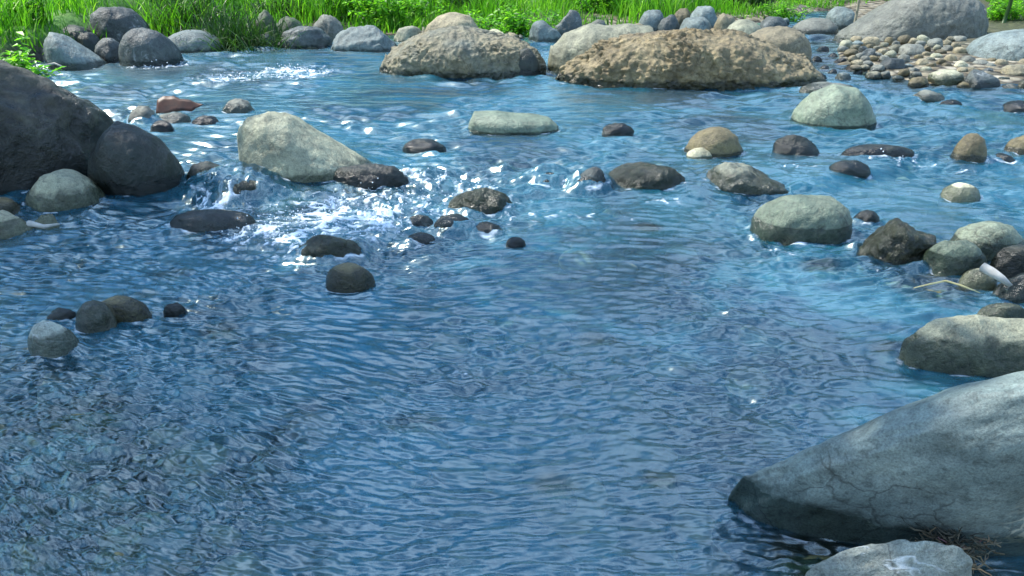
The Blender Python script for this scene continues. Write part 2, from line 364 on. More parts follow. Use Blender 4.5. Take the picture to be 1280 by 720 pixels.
# ---- left
rock(-230, 160, 62, 246, 'bigleft', 'boulder', 'huge dark brown boulder cut by the left edge', 'boulder', sub=7, rough=.08, seed=4, fr=.45, depth=.75, ledge=.1,
     poly=[(-230, 200), (-180, 100), (-100, 66), (-20, 62), (20, 72), (60, 86), (95, 103), (125, 124), (145, 150), (155, 175), (160, 225)])
rock(109, 234, 151, 244, 'dark', 'boulder', 'black pointed rock leaning on the huge dark brown boulder', 'boulder', sub=6, rough=.06, seed=22,
     poly=[(109, 225), (120, 195), (140, 166), (160, 152), (180, 155), (205, 172), (225, 200), (234, 240)])
rock(31, 136, 211, 268, 'pale', 'river_stone', 'pale grey rounded stone in front of the black pointed rock', 'stone', sub=5, rough=.06, poly=[(31, 262), (42, 240), (66, 218), (88, 211), (110, 219), (128, 236), (136, 262)])
rock(-40, 34, 246, 277, 'olive', 'river_stone', 'brown stone at the left edge beside the pale grey rounded stone', 'stone')
rock(-30, 42, 262, 296, 'cream', 'river_stone', 'flat cream stone cut by the left edge', 'stone', rough=.15, ang=.3)
rock(40, 74, 267, 286, 'cream', 'pebble', 'small angular cream pebble touching the flat cream stone', 'pebble', ang=.4)
rock(94, 148, 375, 413, 'halflump', 'river_stone', 'tan rounded stone, front one of the touching pair on the left', 'stone', rough=.06)
rock(116, 189, 369, 403, 'olive', 'river_stone', 'longer brown stone, rear one of the touching pair on the left', 'stone', rough=.07)
rock(34, 100, 400, 448, 'veined', 'river_stone', 'wet stone with a bright white top left of the touching pair', 'stone', drape=.25, rough=.1)
rock(204, 232, 378, 393, 'dark', 'pebble', 'tiny dark pebble right of the touching pair', 'pebble')
rock(58, 98, 384, 402, 'dark', 'pebble', 'low dark pebble behind the stone with the bright white top', 'pebble', drape=.4)
rock(160, 198, 132, 157, 'grey', 'river_stone', 'grey half sunken stone left of the red brown dead leaf', 'stone', drape=.5)
rock(196, 238, 140, 155, 'grey', 'river_stone', 'low grey stone carrying the red brown dead leaf', 'stone')
rock(188, 217, 150, 164, 'dark', 'pebble', 'dark pebble in front of the red brown dead leaf', 'pebble')
rock(239, 274, 144, 156, 'dark', 'pebble', 'small dark pebble right of the red brown dead leaf', 'pebble')
rock(278, 317, 123, 140, 'grey', 'pebble', 'small grey stone right behind the red brown dead leaf', 'stone')
# ---- far left bank
B = dict(zb=.08)
rock(110, 197, 8, 56, 'slate', 'boulder', 'tall grey boulder at the back of the left group under the grass', 'boulder', sub=5, zb=.05, rough=.1, foot=False)
rock(60, 128, 30, 60, 'dark', 'boulder', 'dark flat boulder behind the left group', 'boulder', zb=.05, foot=False)
rock(96, 132, 38, 66, 'dark', 'river_stone', 'small dark brown stone wedged in the left group', 'stone', zb=.03, foot=False)
rock(54, 134, 40, 86, 'bluegrey', 'boulder', 'blue grey boulder at the water edge sloping right, leftmost of its group', 'boulder', sub=5, rough=.06,
     poly=[(54, 80), (57, 52), (68, 41), (85, 43), (105, 55), (125, 70), (134, 84)])
rock(118, 160, 47, 77, 'slate', 'river_stone', 'squat slate stone between the two blue grey boulders of the left group', 'stone')
rock(148, 230, 34, 83, 'slate', 'boulder', 'rounded dark grey boulder at the water edge, rightmost of the left group', 'boulder', sub=5, rough=.06)
rock(203, 281, 37, 64, 'bluegrey', 'flat_boulder', 'smooth pale blue stone with a low arched back below the reeds', 'stone', rough=.04, sub=5, fr=.4)
rock(240, 275, 35, 56, 'dark', 'river_stone', 'dark stone behind the smooth pale blue arched stone', 'stone', zb=.03, foot=False)
rock(318, 351, 12, 56, 'mossy', 'boulder', 'upright dark mossy boulder right of the reeds', 'boulder', rough=.1, zb=.02)
rock(322, 346, 42, 58, 'slate', 'pebble', 'small grey stone at the foot of the upright mossy boulder', 'stone')
rock(343, 382, 20, 48, 'mossy', 'river_stone', 'pale mossy stone right of the upright mossy boulder', 'stone', zb=.05, rough=.1, foot=False)
rock(349, 416, 32, 60, 'slate', 'flat_boulder', 'banded grey stone with a flat back at the far water edge', 'stone', rough=.08, sub=5, ledge=.6)
rock(390, 432, 18, 50, 'grey', 'river_stone', 'pointed grey stone behind the banded stone', 'stone', ang=.3, zb=.05, foot=False)
rock(414, 497, 31, 63, 'bluegrey', 'boulder', 'faceted grey boulder with white veins at the far water edge', 'boulder', ang=.6, sub=5, rough=.1)
rock(492, 528, 32, 52, 'pale', 'river_stone', 'small pale stone right of the faceted boulder', 'stone', ang=.3, zb=.04, foot=False)
rock(530, 603, 15, 52, 'tan', 'boulder', 'sunlit tan boulder in the grass behind the big tan and grey one', 'boulder', zb=.05, sub=5, rough=.08, foot=False)
rock(474, 684, 31, 97, 'halflump', 'boulder', 'big tan and grey boulder, left one of the two large far boulders', 'boulder', sub=7, rough=.07, lump=.7, seed=63, fr=.42, depth=.6,
     poly=[(474, 82), (482, 70), (505, 52), (530, 38), (550, 32), (575, 31), (610, 42), (640, 50), (668, 66), (680, 82), (684, 95)])
rock(640, 676, 60, 94, 'dark', 'river_stone', 'smooth dark stone at the right foot of the big tan and grey boulder', 'stone', rough=.06)
rock(660, 702, 25, 51, 'bluegrey', 'river_stone', 'angular striped grey stone in front of the grass', 'stone', ang=.6, rough=.1)
rock(690, 730, 12, 42, 'slate', 'boulder', 'dark angular block with a pale right edge in the grass', 'boulder', ang=.6, zb=.06, foot=False)
rock(735, 760, 24, 38, 'grey', 'pebble', 'small pale brown stone tip behind the smooth pale boulder', 'stone', zb=.06, foot=False)
rock(600, 632, 36, 52, 'cream', 'river_stone', 'broken cream stone under the herbs', 'stone', ang=.5, zb=.03, foot=False)
rock(622, 650, 40, 52, 'tan', 'river_stone', 'small tan stone under the herbs right of the broken cream one', 'stone', ang=.4, zb=.02, foot=False)
rock(684, 830, 29, 94, 'pale', 'boulder', 'smooth pale boulder tucked behind the left end of the lumpy tan boulder', 'boulder', sub=6, rough=.05, fr=.35,
     poly=[(684, 85), (688, 60), (705, 42), (735, 32), (780, 30), (810, 36), (830, 80)])
rock(697, 1033, 33, 110, 'lumpy', 'boulder', 'largest lumpy tan boulder in the middle of the far water edge', 'boulder', sub=7, rough=.09, lump=1.0, seed=12, power=2.2, ang=.1, fr=.42, depth=.5,
     poly=[(697, 103), (703, 82), (722, 58), (750, 40), (790, 34), (850, 35), (905, 42), (945, 57), (985, 73), (1008, 78), (1022, 93), (1033, 108)])
for i, (a, b, c, d_, m, lb) in enumerate([
    (797, 832, 12, 36, 'bluegrey', 'blue grey stone, leftmost in the row behind the lumpy tan boulder'),
    (822, 850, 18, 38, 'slate', 'small dark blue stone second in the row behind the lumpy tan boulder'),
    (838, 866, 10, 32, 'olive', 'brown and grey round stone behind the blue stones'),
    (860, 897, 7, 34, 'bluegrey', 'tallest blue grey stone in the row behind the lumpy tan boulder'),
    (848, 890, 21, 40, 'bluegrey', 'low blue stone leaning against the tallest blue grey stone'),
    (891, 920, 16, 40, 'tan', 'round tan stone right of the tallest blue grey stone')]):
    rock(a, b, c, d_, m, 'river_stone', lb, 'stone', zb=.06, foot=False)
rock(902, 956, 24, 52, 'pale', 'boulder', 'pale smooth stone on the right shoulder of the lumpy tan boulder', 'stone', rough=.05, zb=.06, foot=False)
rock(917, 1015, 32, 78, 'tan', 'boulder', 'tan boulder behind the right shoulder of the lumpy tan boulder', 'boulder', rough=.07, sub=5, lump=.5, zb=.04)
rock(948, 985, 20, 38, 'slate', 'river_stone', 'dark blue stone at the foot of the far grass', 'stone', zb=.04, foot=False)
# ---- far right
rock(1030, 1072, 8, 32, 'bluegrey', 'river_stone', 'lavender grey stone at the foot of the pale sapling', 'stone', zb=.05)
rock(988, 1048, 22, 42, 'grey', 'flat_stone', 'low flat grey stone across the far channel', 'stone', rough=.06)
rock(1044, 1236, -14, 54, 'grey', 'boulder', 'great grey boulder standing on the cobble bar at the top right', 'boulder', sub=7, rough=.06, seed=71, fr=.4, depth=.6, zb=.05,
     poly=[(1044, 54), (1062, 36), (1085, 20), (1110, 0), (1128, -10), (1170, -14), (1205, -6), (1222, 10), (1232, 30), (1236, 52)])
rock(1205, 1350, 36, 78, 'bluegrey', 'boulder', 'smooth grey boulder at the right edge of the cobble bar', 'boulder', sub=6, rough=.05, zb=.08, fr=.4)

# ---- stones just under the surface
SUNK = []
for (x0, x1, y0, y1, m, lb) in [
    (664, 722, 584, 618, 'sunkolive', 'sunken olive stone under the ripples in the lower middle'),
    (800, 850, 584, 608, 'sunkolive', 'sunken olive stone left of the huge blue grey boulder'),
    (722, 770, 402, 432, 'sunkolive', 'sunken brown stone in the centre of the stream'),
    (190, 245, 325, 350, 'sunkpale', 'sunken pale stone below the long low slate stone'),
    (40, 78, 455, 482, 'sunkpale', 'sunken white stone below the stone with the bright white top'),
    (40, 150, 512, 560, 'sunkpale', 'large sunken white stone near the left edge'),
    (55, 160, 498, 522, 'sunkolive', 'sunken olive stone behind the large sunken white stone'),
    (0, 60, 628, 680, 'sunktan', 'sunken tan stone near the lower left corner'),
    (100, 190, 645, 700, 'sunktan', 'sunken tan stone right of the lower left corner'),
    (150, 215, 612, 650, 'sunktan', 'sunken tan stone above the one by the lower left corner'),
    (960, 1085, 668, 712, 'sunkolive', 'broad sunken brown stone in the shade under the huge boulder'),
    (1115, 1230, 338, 372, 'sunkolive', 'broad sunken brown stone under the yellow straw'),
    (1085, 1140, 415, 445, 'sunkolive', 'sunken olive stone left of the flat pale rock'),
    (250, 300, 395, 420, 'sunkolive', 'sunken brown stone right of the tiny dark pebble'),
    (480, 560, 500, 545, 'sunkpale', 'sunken grey stone left of the centre of the stream'),
    (1000, 1060, 318, 340, 'sunkolive', 'sunken mossy stone below the large green grey stone'),
    (790, 830, 270, 288, 'sunkolive', 'sunken yellow brown stone below the wet oblong stone'),
    (165, 200, 346, 372, 'sunkolive', 'sunken olive pebble above the touching pair')]:
    o = rock(x0, x1, y0, y1, m, 'sunken_stone', lb, 'stone', foot=False, fr=.8, rough=.08, sub=5)
    cx, cy, z = o.location
    hh = max(v.co.z for v in o.data.vertices)
    o.location.z = z - hh - (.010 if y0 > 300 else .004)
    SUNK.append((cx, cy, (x1 - x0) / 2 * math.hypot(cy, CAMZ) / F, hh * 1.2 + .03))

# ------------------------------------------------------------------ cobble bar on the right
def bar_mask_px(px, py):
    left = np.interp(py, [48, 60, 80, 104], [1058, 1050, 1062, 1098])
    front = np.interp(px, [1050, 1110, 1200, 1300, 1500], [88, 101, 107, 112, 124])
    return (px > left) & (py < front) & (py > 44)
cob_cols = ['grey', 'pale', 'tan', 'bluegrey', 'cream', 'olive', 'slate', 'halflump']
clabel = {'grey': 'grey', 'pale': 'pale grey', 'tan': 'tan', 'bluegrey': 'blue grey', 'cream': 'cream', 'olive': 'brown', 'green': 'greenish', 'halflump': 'tan and grey', 'dark': 'black', 'slate': 'dark slate'}
placed = []
def try_place(px, py, w, sep=.8):
    for (qx, qy, qw) in placed:
        if ((px - qx) / (.5 * (w + qw))) ** 2 + ((py - qy) / (.24 * (w + qw))) ** 2 < sep: return False
    placed.append((px, py, w)); return True
rr = random.Random(5)
n = 0
for k in range(6000):
    px, py = rr.uniform(1040, 1340), rr.uniform(47, 116)
    w = rr.choice([14, 18, 22, 28, 34, 42]) * (.6 + (py - 40) / 110)
    if not bar_mask_px(px, py + 2): continue
    if 1200 < px and py < 72: continue
    if not try_place(px, py, w, .62): continue
    hgt = w * rr.uniform(.24, .42)
    bar_z = .02 + .10 * min(1, max(0, (104 - py) / 50))
    cm = rr.choices(cob_cols, [8, 3, 4, 1, 1, 4, 3, 5])[0]
    big = 'large' if w > 26 else 'small' if w < 15 else 'medium'
    zone = 'by the water edge of the bar' if py > 88 else 'on the bar under the great grey boulder' if px < 1200 else 'on the bar under the smooth edge boulder'
    rock(px - w / 2, px + w / 2, py - hgt * .6, py + hgt * .4, cm, 'cobble', f'{big} {clabel[cm]} cobble lying {zone}', 'cobble', rough=.09, ang=rr.choice([.1, .35, .55]), fr=.6, power=2.7, sink=.1,
         zb=bar_z, sub=3 if w < 22 else 4, group=f'{big} {clabel[cm]} cobbles {zone}', foot=False, seed=k, profile=None)
    n += 1
    if n > 150: break
for k in range(500):                                # wet dark stones in the shallow channel left of the bar
    px, py = rr.uniform(1005, 1150), rr.uniform(58, 101)
    lim = np.interp(py, [48, 60, 80, 104], [1058, 1050, 1062, 1098])
    if not (px < lim + (8 if py < 90 else 45) and px > 1012 + max(0, (80 - py)) * .5 and py < 99): continue
    w = rr.choice([12, 16, 20, 26])
    if not try_place(px, py, w, 1.3): continue
    cm = rr.choice(['dark', 'slate', 'bluegrey'])
    rock(px - w / 2, px + w / 2, py - w * .28, py + w * .14, cm, 'cobble', f'wet {clabel[cm]} cobble in the shallow channel left of the cobble bar', 'cobble', rough=.1,
         group=f'wet {clabel[cm]} cobbles in the shallow channel', ang=.3, seed=k + 900)
for k in range(400):                                # stones along the far bank
    px = rr.uniform(330, 1040); base = np.interp(px, [330, 500, 680, 760, 960, 1040], [56, 52, 48, 36, 34, 28])
    py = base + rr.uniform(-7, 2); w = rr.choice([8, 11, 14, 18])
    if 470 < px < 600 or 700 < px < 790: continue
    if not try_place(px, py, w, 3.0): continue
    cm = rr.choice(['grey', 'pale', 'tan', 'slate', 'bluegrey'])
    rock(px - w / 2, px + w / 2, py - w * .4, py + w * .1, cm, 'cobble', f'{clabel[cm]} cobble at the foot of the far grass', 'cobble', rough=.1, zb=.04,
         group=f'{clabel[cm]} cobbles at the foot of the far grass', ang=.3, foot=False, seed=k + 1900)

# ------------------------------------------------------------------ ground: bed and banks in one sheet
bank_px = [(-330, 170), (-120, 120), (0, 92), (60, 72), (200, 58), (330, 52), (420, 52), (500, 48), (600, 46), (700, 38), (800, 36), (960, 27), (1005, 15), (1100, 11), (1300, 6)]
BK = np.array([at(*p) for p in bank_px]); 
BK = np.vstack([[-60, 2.5], [-14, 3.5], BK, [60, 15]])
BAR = np.array([at(*p) for p in ((1050, 46), (1058, 84), (1110, 98), (1200, 105), (1300, 110), (1500, 122))])
def bank_s(x, y): return y - np.interp(x, BK[:, 0], BK[:, 1])
def bar_s(x, y):
    front = np.interp(x, [BAR[1, 0], BAR[2, 0], BAR[3, 0], BAR[4, 0], BAR[5, 0]], [BAR[1, 1], BAR[2, 1], BAR[3, 1], BAR[4, 1], BAR[5, 1]])
    return np.minimum(y - front, (x - BAR[0, 0] / BAR[0, 1] * y) * 1.2)
def ground_z(x, y):
    s = np.maximum(bank_s(x, y), -9)
    b = bar_s(x, y)
    n = noise2(x * .9, y * .9, 3) * .08 + noise2(x * 3.1, y * 3.1, 4) * .03
    sx0, sy0 = at(90, 640, -.1)
    z = -.30 + n + .19 * np.exp(-((x - sx0) / .8) ** 2 - ((y - sy0) / .55) ** 2)
    z = z + .36 * sstep(-.7, .15, s) + np.clip(s - .1, 0, 60) * .07 + .05 * sstep(0, 1, s) * noise2(x * 1.7, y * 1.7, 9)
    zb = -.12 + .16 * sstep(-.5, .25, b) + .035 * np.clip(b, 0, 30)
    return np.where(b > -.5, np.maximum(z, zb), z)
gy = np.concatenate([np.linspace(-6, .5, 10), np.geomspace(.6, 20, 260), np.geomspace(20.5, 900, 40)])
gu = np.linspace(-1, 1, 300)
GX = gu[None, :] ** 3 * 0 + gu[None, :] * (np.abs(gy[:, None]) * 1.1 + 7); GY = np.broadcast_to(gy[:, None], GX.shape)
GZ = ground_z(GX.ravel(), GY.ravel())
def grid_faces(ny, nx):
    i = np.arange(ny * nx).reshape(ny, nx)
    return np.stack([i[:-1, :-1], i[:-1, 1:], i[1:, 1:], i[1:, :-1]], -1).reshape(-1, 4)
m, nt, out = new_mat('stream_bed_and_bank'); L = nt.links
tc = nt.nodes.new('ShaderNodeTexCoord')
vo = N(nt, 'ShaderNodeTexVoronoi', Scale=9.0); L.new(tc.outputs['Object'], vo.inputs['Vector'])
n1 = N(nt, 'ShaderNodeTexNoise', Scale=1.6, Detail=5.0); L.new(tc.outputs['Object'], n1.inputs['Vector'])
n2 = N(nt, 'ShaderNodeTexNoise', Scale=24.0, Detail=6.0, Roughness=.7); L.new(tc.outputs['Object'], n2.inputs['Vector'])
sep = nt.nodes.new('ShaderNodeSeparateColor'); L.new(vo.outputs['Color'], sep.inputs[0])
stones = ramp(nt, sep.outputs[0], [(0, (.10, .10, .07)), (.4, (.22, .18, .11)), (.7, (.32, .28, .19)), (1, (.5, .46, .36))]).outputs[0]
edge = ramp(nt, vo.outputs['Distance'], [(.0, (1, 1, 1)), (.45, (.8, .8, .8)), (.7, (.12, .12, .12))]).outputs[0]
bed = mixc(nt, 1.0, stones, edge, 'MULTIPLY')
bed = mixc(nt, .6, bed, ramp(nt, n2.outputs[0], [(.3, (.4, .4, .4)), (.7, (1.4, 1.4, 1.4))]).outputs[0], 'MULTIPLY')
soil = ramp(nt, n2.outputs[0], [(.3, (.03, .03, .015)), (.55, (.06, .07, .025)), (.75, (.12, .13, .05))]).outputs[0]
meadow = ramp(nt, n1.outputs[0], [(.35, (.03, .11, .012)), (.55, (.07, .19, .02)), (.7, (.16, .22, .06))]).outputs[0]
geo = nt.nodes.new('ShaderNodeNewGeometry'); sx = nt.nodes.new('ShaderNodeSeparateXYZ'); L.new(geo.outputs['Position'], sx.inputs[0])
zz = sx.outputs[2]
def mrange(v, a, b):
    q = nt.nodes.new('ShaderNodeMapRange'); q.inputs['From Min'].default_value = a; q.inputs['From Max'].default_value = b; L.new(v, q.inputs[0]); return q.outputs[0]
c = mixc(nt, mrange(zz, .09, .13), bed, soil)
c = mixc(nt, mrange(zz, .16, .24), c, meadow)
b = nt.nodes.new('ShaderNodeBsdfPrincipled'); L.new(c, b.inputs['Base Color']); b.inputs['Roughness'].default_value = .85
bp = N(nt, 'ShaderNodeBump', Strength=.8, Distance=.04)
L.new(math_(nt, 'SUBTRACT', n2.outputs[0], math_(nt, 'MULTIPLY', vo.outputs['Distance'], 1.4)), bp.inputs['Height']); L.new(bp.outputs[0], b.inputs['Normal'])
L.new(b.outputs[0], out.inputs[0])
g = mesh_np('ground', np.stack([GX.ravel(), GY.ravel(), GZ], 1), grid_faces(*GX.shape), m)
tag(g, kind='structure', label='stony stream bed rising to soil and meadow banks')

rs = np.random.default_rng(41)
Vb, Fb, k0 = [], [], 0
V0, F0 = ICO[3]
for k in range(620):
    yy_ = rs.uniform(1.0, 5.5) if k < 560 else rs.uniform(5, 8); xx_ = rs.uniform(-1, 1) * (.75 * yy_ + .4)
    sz = rs.choice([.02, .03, .045, .06, .085]) * rs.uniform(.8, 1.25)
    q = V0 * (1 + .16 * noise(V0 * 1.2, k) + .07 * noise(V0 * 3, k + 5))[:, None] * np.array([sz, sz * rs.uniform(.6, .95), sz * rs.uniform(.35, .6)])
    a = rs.uniform(0, 3.14); q = np.stack([q[:, 0] * math.cos(a) - q[:, 1] * math.sin(a), q[:, 0] * math.sin(a) + q[:, 1] * math.cos(a), q[:, 2]], 1)
    gz_ = float(ground_z(np.array([xx_]), np.array([yy_]))[0])
    top = min(gz_ + sz * .2, -.05 - sz * .5)
    Vb.append(q + [xx_, yy_, top]); Fb.append(F0 + k0); k0 += len(V0)
BEDM = simple_mat('bed_cobble_stone', (.30, .22, .11), (.50, .42, .27), 14, .6, 0, True)
tag(mesh_np('bed_cobbles', np.concatenate(Vb), np.concatenate(Fb), BEDM), 'brown cobbles and gravel on the bed under the water', 'gravel', kind='stuff')

# ------------------------------------------------------------------ water
NYW, NXW = 1350, 1450
wy = np.geomspace(.55, 17.0, NYW); wu = np.linspace(-1, 1, NXW)
WX = wu[None, :] * (wy[:, None] * .74 + .55); WY = np.broadcast_to(wy[:, None], WX.shape).copy()
x, y = WX.ravel(), WY.ravel()
spacing = y * (math.log(17 / .55) / NYW)
lev = level(x, y)
# turbulence: patches of broken water, centres in metres on the stream
turb = np.zeros_like(x)
def blob(px, py, rx, ry, s):
    cx, cy = at(px, py, -.01)
    sl = math.hypot(cy, CAMZ); ax = rx * sl / F; ay = ry * sl * sl / (F * CAMZ)
    return cx, cy, ax, ay, s
for bb in [(440, 262, 150, 40, 1.0), (340, 285, 110, 22, .9), (560, 240, 120, 26, .75), (270, 252, 60, 12, .9), (700, 262, 130, 22, .55), (380, 305, 60, 14, .9),
           (370, 92, 75, 12, .9), (290, 100, 60, 9, .9), (200, 84, 50, 6, 1.0), (480, 100, 90, 10, .45), (100, 268, 90, 8, .4), (220, 275, 60, 8, .6), (470, 300, 90, 12, .7), (540, 225, 70, 9, .8), (860, 255, 150, 14, .35),
           (588, 452, 42, 12, .5), (110, 535, 70, 22, .4), (100, 480, 120, 40, .25), (300, 135, 160, 12, .25), (230, 330, 100, 25, .3), (640, 270, 90, 22, .5),
           (1210, 208, 60, 5, .45), (970, 305, 60, 8, .6), (1110, 325, 50, 9, .4), (870, 200, 60, 6, .5), (1000, 212, 60, 5, .6), (1120, 204, 70, 5, .7), (830, 245, 60, 7, .6), (930, 250, 50, 6, .5), (1180, 130, 90, 4, .3), (60, 450, 40, 6, .5), (1020, 85, 40, 12, .4), (655, 100, 60, 4, .35)]:
    cx, cy, ax, ay, s = blob(*bb)
    turb = np.maximum(turb, s * np.exp(-(((x - cx) / ax) ** 2 + ((y - cy) / ay) ** 2)))
mound = np.zeros_like(x); wake = np.zeros_like(x); calm = np.ones_like(x)
for (cx, cy, a, d, h, dr, si, z0, rw) in FOOT:
    sel = (np.abs(x - cx) < 3.2 * a) & (np.abs(y - cy) < 3.5 * d + 1.2 * a)
    X = (x[sel] - cx); Y = (y[sel] - cy - X * si * .6)
    r = np.sqrt((X / a) ** 2 + (Y / d) ** 2)
    th = (np.arctan2(Y / d, X / a) + math.pi) / (2 * math.pi) * 48 - .5
    r = r / np.interp(th, np.arange(48), rw, period=48)
    sz = min(1.0, a / .15)
    if dr:
        mound[sel] = np.maximum(mound[sel], (h * .75 + .004) * dr * np.exp(-(r / 1.12) ** 4) * (1 + .1 * noise2(X * 30, Y * 8, 5)))
        turb[sel] = np.maximum(turb[sel], .55 * min(1, dr) * np.exp(-(X / a / 1.1) ** 2 - ((Y + 1.25 * d) / (.7 * d)) ** 2))
    else:                                             # water piles up behind the stone, dips in front
        mound[sel] += .010 * sz * np.exp(-((r - 1.05) / .25) ** 2) * np.clip(Y / d, -1, 1)
    front = np.clip(-Y / d, 0, 1)
    wake[sel] = np.maximum(wake[sel], np.exp(-((r - 1.02) * min(a, d) / (.004 + .0012 * cy)) ** 2) * (.35 + .5 * front))
    # bow ripples around it
    mound[sel] += .0022 * sz * np.sin((r - 1) * 26 * min(1, a / .2) + noise2(X * 6, Y * 6, 8) * 2) * np.exp(-np.abs(r - 1) * 2.2) * (r > .9)
# domain warp so that crests bend with the current
wxn = noise2(x * .7, y * .7, 21); wyn = noise2(x * .8, y * .8, 22)
wx2 = noise2(x * 2.6, y * 2.6, 23); wy2 = noise2(x * 2.6, y * 2.6, 24)
xx = x + .22 * wxn + .035 * wx2; yy = y + .15 * wyn + .025 * wy2 + .10 * x
H = np.zeros_like(x)
patch = .3 + 1.0 * sstep(-.35, .45, noise2(x * 1.1, y * .8, 61)) 
far = np.clip(y / 4, .5, 1.4)
for k, (lam, s, an) in enumerate([(.85, .05, 1.7), (.42, .10, 2.4), (.23, .20, 2.8), (.13, .30, 2.8), (.075, .42, 2.8), (.045, .62, 2.7), (.028, 1.0, 3.0), (.019, 1.05, 3.0), (.013, .85, 2.8)]):
    w = np.clip(lam / (2.0 * spacing) - .8, 0, 1)
    w *= np.clip(1.2 - lam * 11 / y, .15, 1.0) * (.82 + .6 * sstep(2.2, 4.5, y))
    sel = w > 0
    nn = noise2(xx[sel] / (lam * an), yy[sel] / lam, 70 + k)
    nn = nn - .35 * np.abs(noise2(xx[sel] / (lam * an) + 5.2, yy[sel] / lam + 1.7, 90 + k))
    H[sel] += s * lam * .42 * nn * w[sel] * patch[sel]
chop = np.zeros_like(x); foamn = np.zeros_like(x)
ts = turb > .04
for k, (lam, s) in enumerate([(.20, .15), (.10, .35), (.05, .9), (.028, 1.1)]):
    w = np.clip(lam / (2.0 * spacing[ts]) - .8, 0, 1)
    nn = 1 - 2.2 * np.abs(noise2(xx[ts] / (lam * 1.3), yy[ts] / lam, 120 + k))
    chop[ts] += s * lam * .16 * nn * w
    foamn[ts] += (.5, .9, .9, .7)[k] * nn
H += chop * np.minimum(turb, 1) * .8
foam = np.zeros_like(x)
foam[ts] = .95 * sstep(1.12, 1.95, turb[ts] * 1.05 + .42 * foamn[ts] + .1 * noise2(x[ts] * 2, y[ts] * 2, 140))
foam = np.maximum(foam, wake * sstep(.0, .5, noise2(x * 9, y * 14, 150) + .15) * .9)
shallow = np.exp(-((np.maximum(0, -.02 - ground_z(x, y))) / .16) ** 2)
clear = np.clip(shallow, 0, 1)
for (cx, cy, a, d) in SUNK:
    dd = np.sqrt(((x - cx) / (a * 1.0)) ** 2 + ((y - cy) / (a * .8)) ** 2)
    clear = np.maximum(clear, np.exp(-dd ** 4))
Z = lev + H + mound
water_faces = grid_faces(NYW, NXW)

m, nt, out = new_mat('stream_water'); L = nt.links
tc = nt.nodes.new('ShaderNodeTexCoord')
def attr(nm):
    a = nt.nodes.new('ShaderNodeAttribute'); a.attribute_name = nm; return a.outputs['Fac']
mp = nt.nodes.new('ShaderNodeMapping'); mp.inputs['Scale'].default_value = (.5, 1, 1); L.new(tc.outputs['Object'], mp.inputs[0])
f1 = N(nt, 'ShaderNodeTexNoise', Scale=45.0, Detail=1.0, Roughness=.5, Distortion=.7); L.new(mp.outputs[0], f1.inputs['Vector'])
f2 = N(nt, 'ShaderNodeTexNoise', Scale=1.1, Detail=3.0, Distortion=.8); L.new(tc.outputs['Object'], f2.inputs['Vector'])
f3 = N(nt, 'ShaderNodeTexNoise', Scale=5.0, Detail=5.0, Distortion=1.0); L.new(tc.outputs['Object'], f3.inputs['Vector'])
bp = N(nt, 'ShaderNodeBump', Strength=.25, Distance=.004); L.new(f1.outputs[0], bp.inputs['Height'])
body = ramp(nt, f2.outputs[0], [(.3, (.001, .10, .20)), (.5, (.004, .145, .225)), (.7, (.035, .17, .25))]).outputs[0]
body = mixc(nt, .5, body, ramp(nt, f3.outputs[0], [(.3, (.5, .6, .6)), (.6, (1.1, 1.05, 1.0)), (.75, (1.6, 1.3, 1.2))]).outputs[0], 'MULTIPLY')
dif = nt.nodes.new('ShaderNodeBsdfDiffuse'); L.new(body, dif.inputs[0]); L.new(bp.outputs[0], dif.inputs['Normal'])
tr = nt.nodes.new('ShaderNodeBsdfTransparent'); tr.inputs[0].default_value = (.58, .86, .92, 1)
op = math_(nt, 'SUBTRACT', ramp(nt, f2.outputs[0], [(.35, (.2, .2, .2)), (.65, (.55, .55, .55))]).outputs[0], math_(nt, 'MULTIPLY', attr('clear'), .4), True)
mb = nt.nodes.new('ShaderNodeMixShader'); L.new(op, mb.inputs[0]); L.new(tr.outputs[0], mb.inputs[1]); L.new(dif.outputs[0], mb.inputs[2])
gl = nt.nodes.new('ShaderNodeBsdfGlossy'); gl.inputs['Roughness'].default_value = .26; gl.inputs[0].default_value = (.84, 1, 1, 1); L.new(bp.outputs[0], gl.inputs['Normal'])
fr = nt.nodes.new('ShaderNodeFresnel'); fr.inputs['IOR'].default_value = 2.1; L.new(bp.outputs[0], fr.inputs['Normal'])
ms = nt.nodes.new('ShaderNodeMixShader'); L.new(fr.outputs[0], ms.inputs[0]); L.new(mb.outputs[0], ms.inputs[1]); L.new(gl.outputs[0], ms.inputs[2])
fd = nt.nodes.new('ShaderNodeBsdfPrincipled'); fd.inputs['Base Color'].default_value = (.75, .82, .88, 1); fd.inputs['Roughness'].default_value = .5
mf = nt.nodes.new('ShaderNodeMixShader'); f4 = N(nt, 'ShaderNodeTexNoise', Scale=42.0, Detail=4.0, Roughness=.7, Distortion=.5); L.new(mp.outputs[0], f4.inputs['Vector'])
ff = math_(nt, 'MULTIPLY', math_(nt, 'ADD', math_(nt, 'MULTIPLY', attr('foam'), 1.5), math_(nt, 'MULTIPLY', math_(nt, 'SUBTRACT', f4.outputs[0], .5), 3.2)), attr('foam'), True)
L.new(math_(nt, 'SUBTRACT', ff, .05, True), mf.inputs[0]); L.new(ms.outputs[0], mf.inputs[1]); L.new(fd.outputs[0], mf.inputs[2])
L.new(mf.outputs[0], out.inputs[0])
w = mesh_np('water', np.stack([x, y, Z], 1), water_faces, m, attrs={'foam': foam, 'clear': clear})
tag(w, kind='structure', label='rippling blue stream water with white rapids')

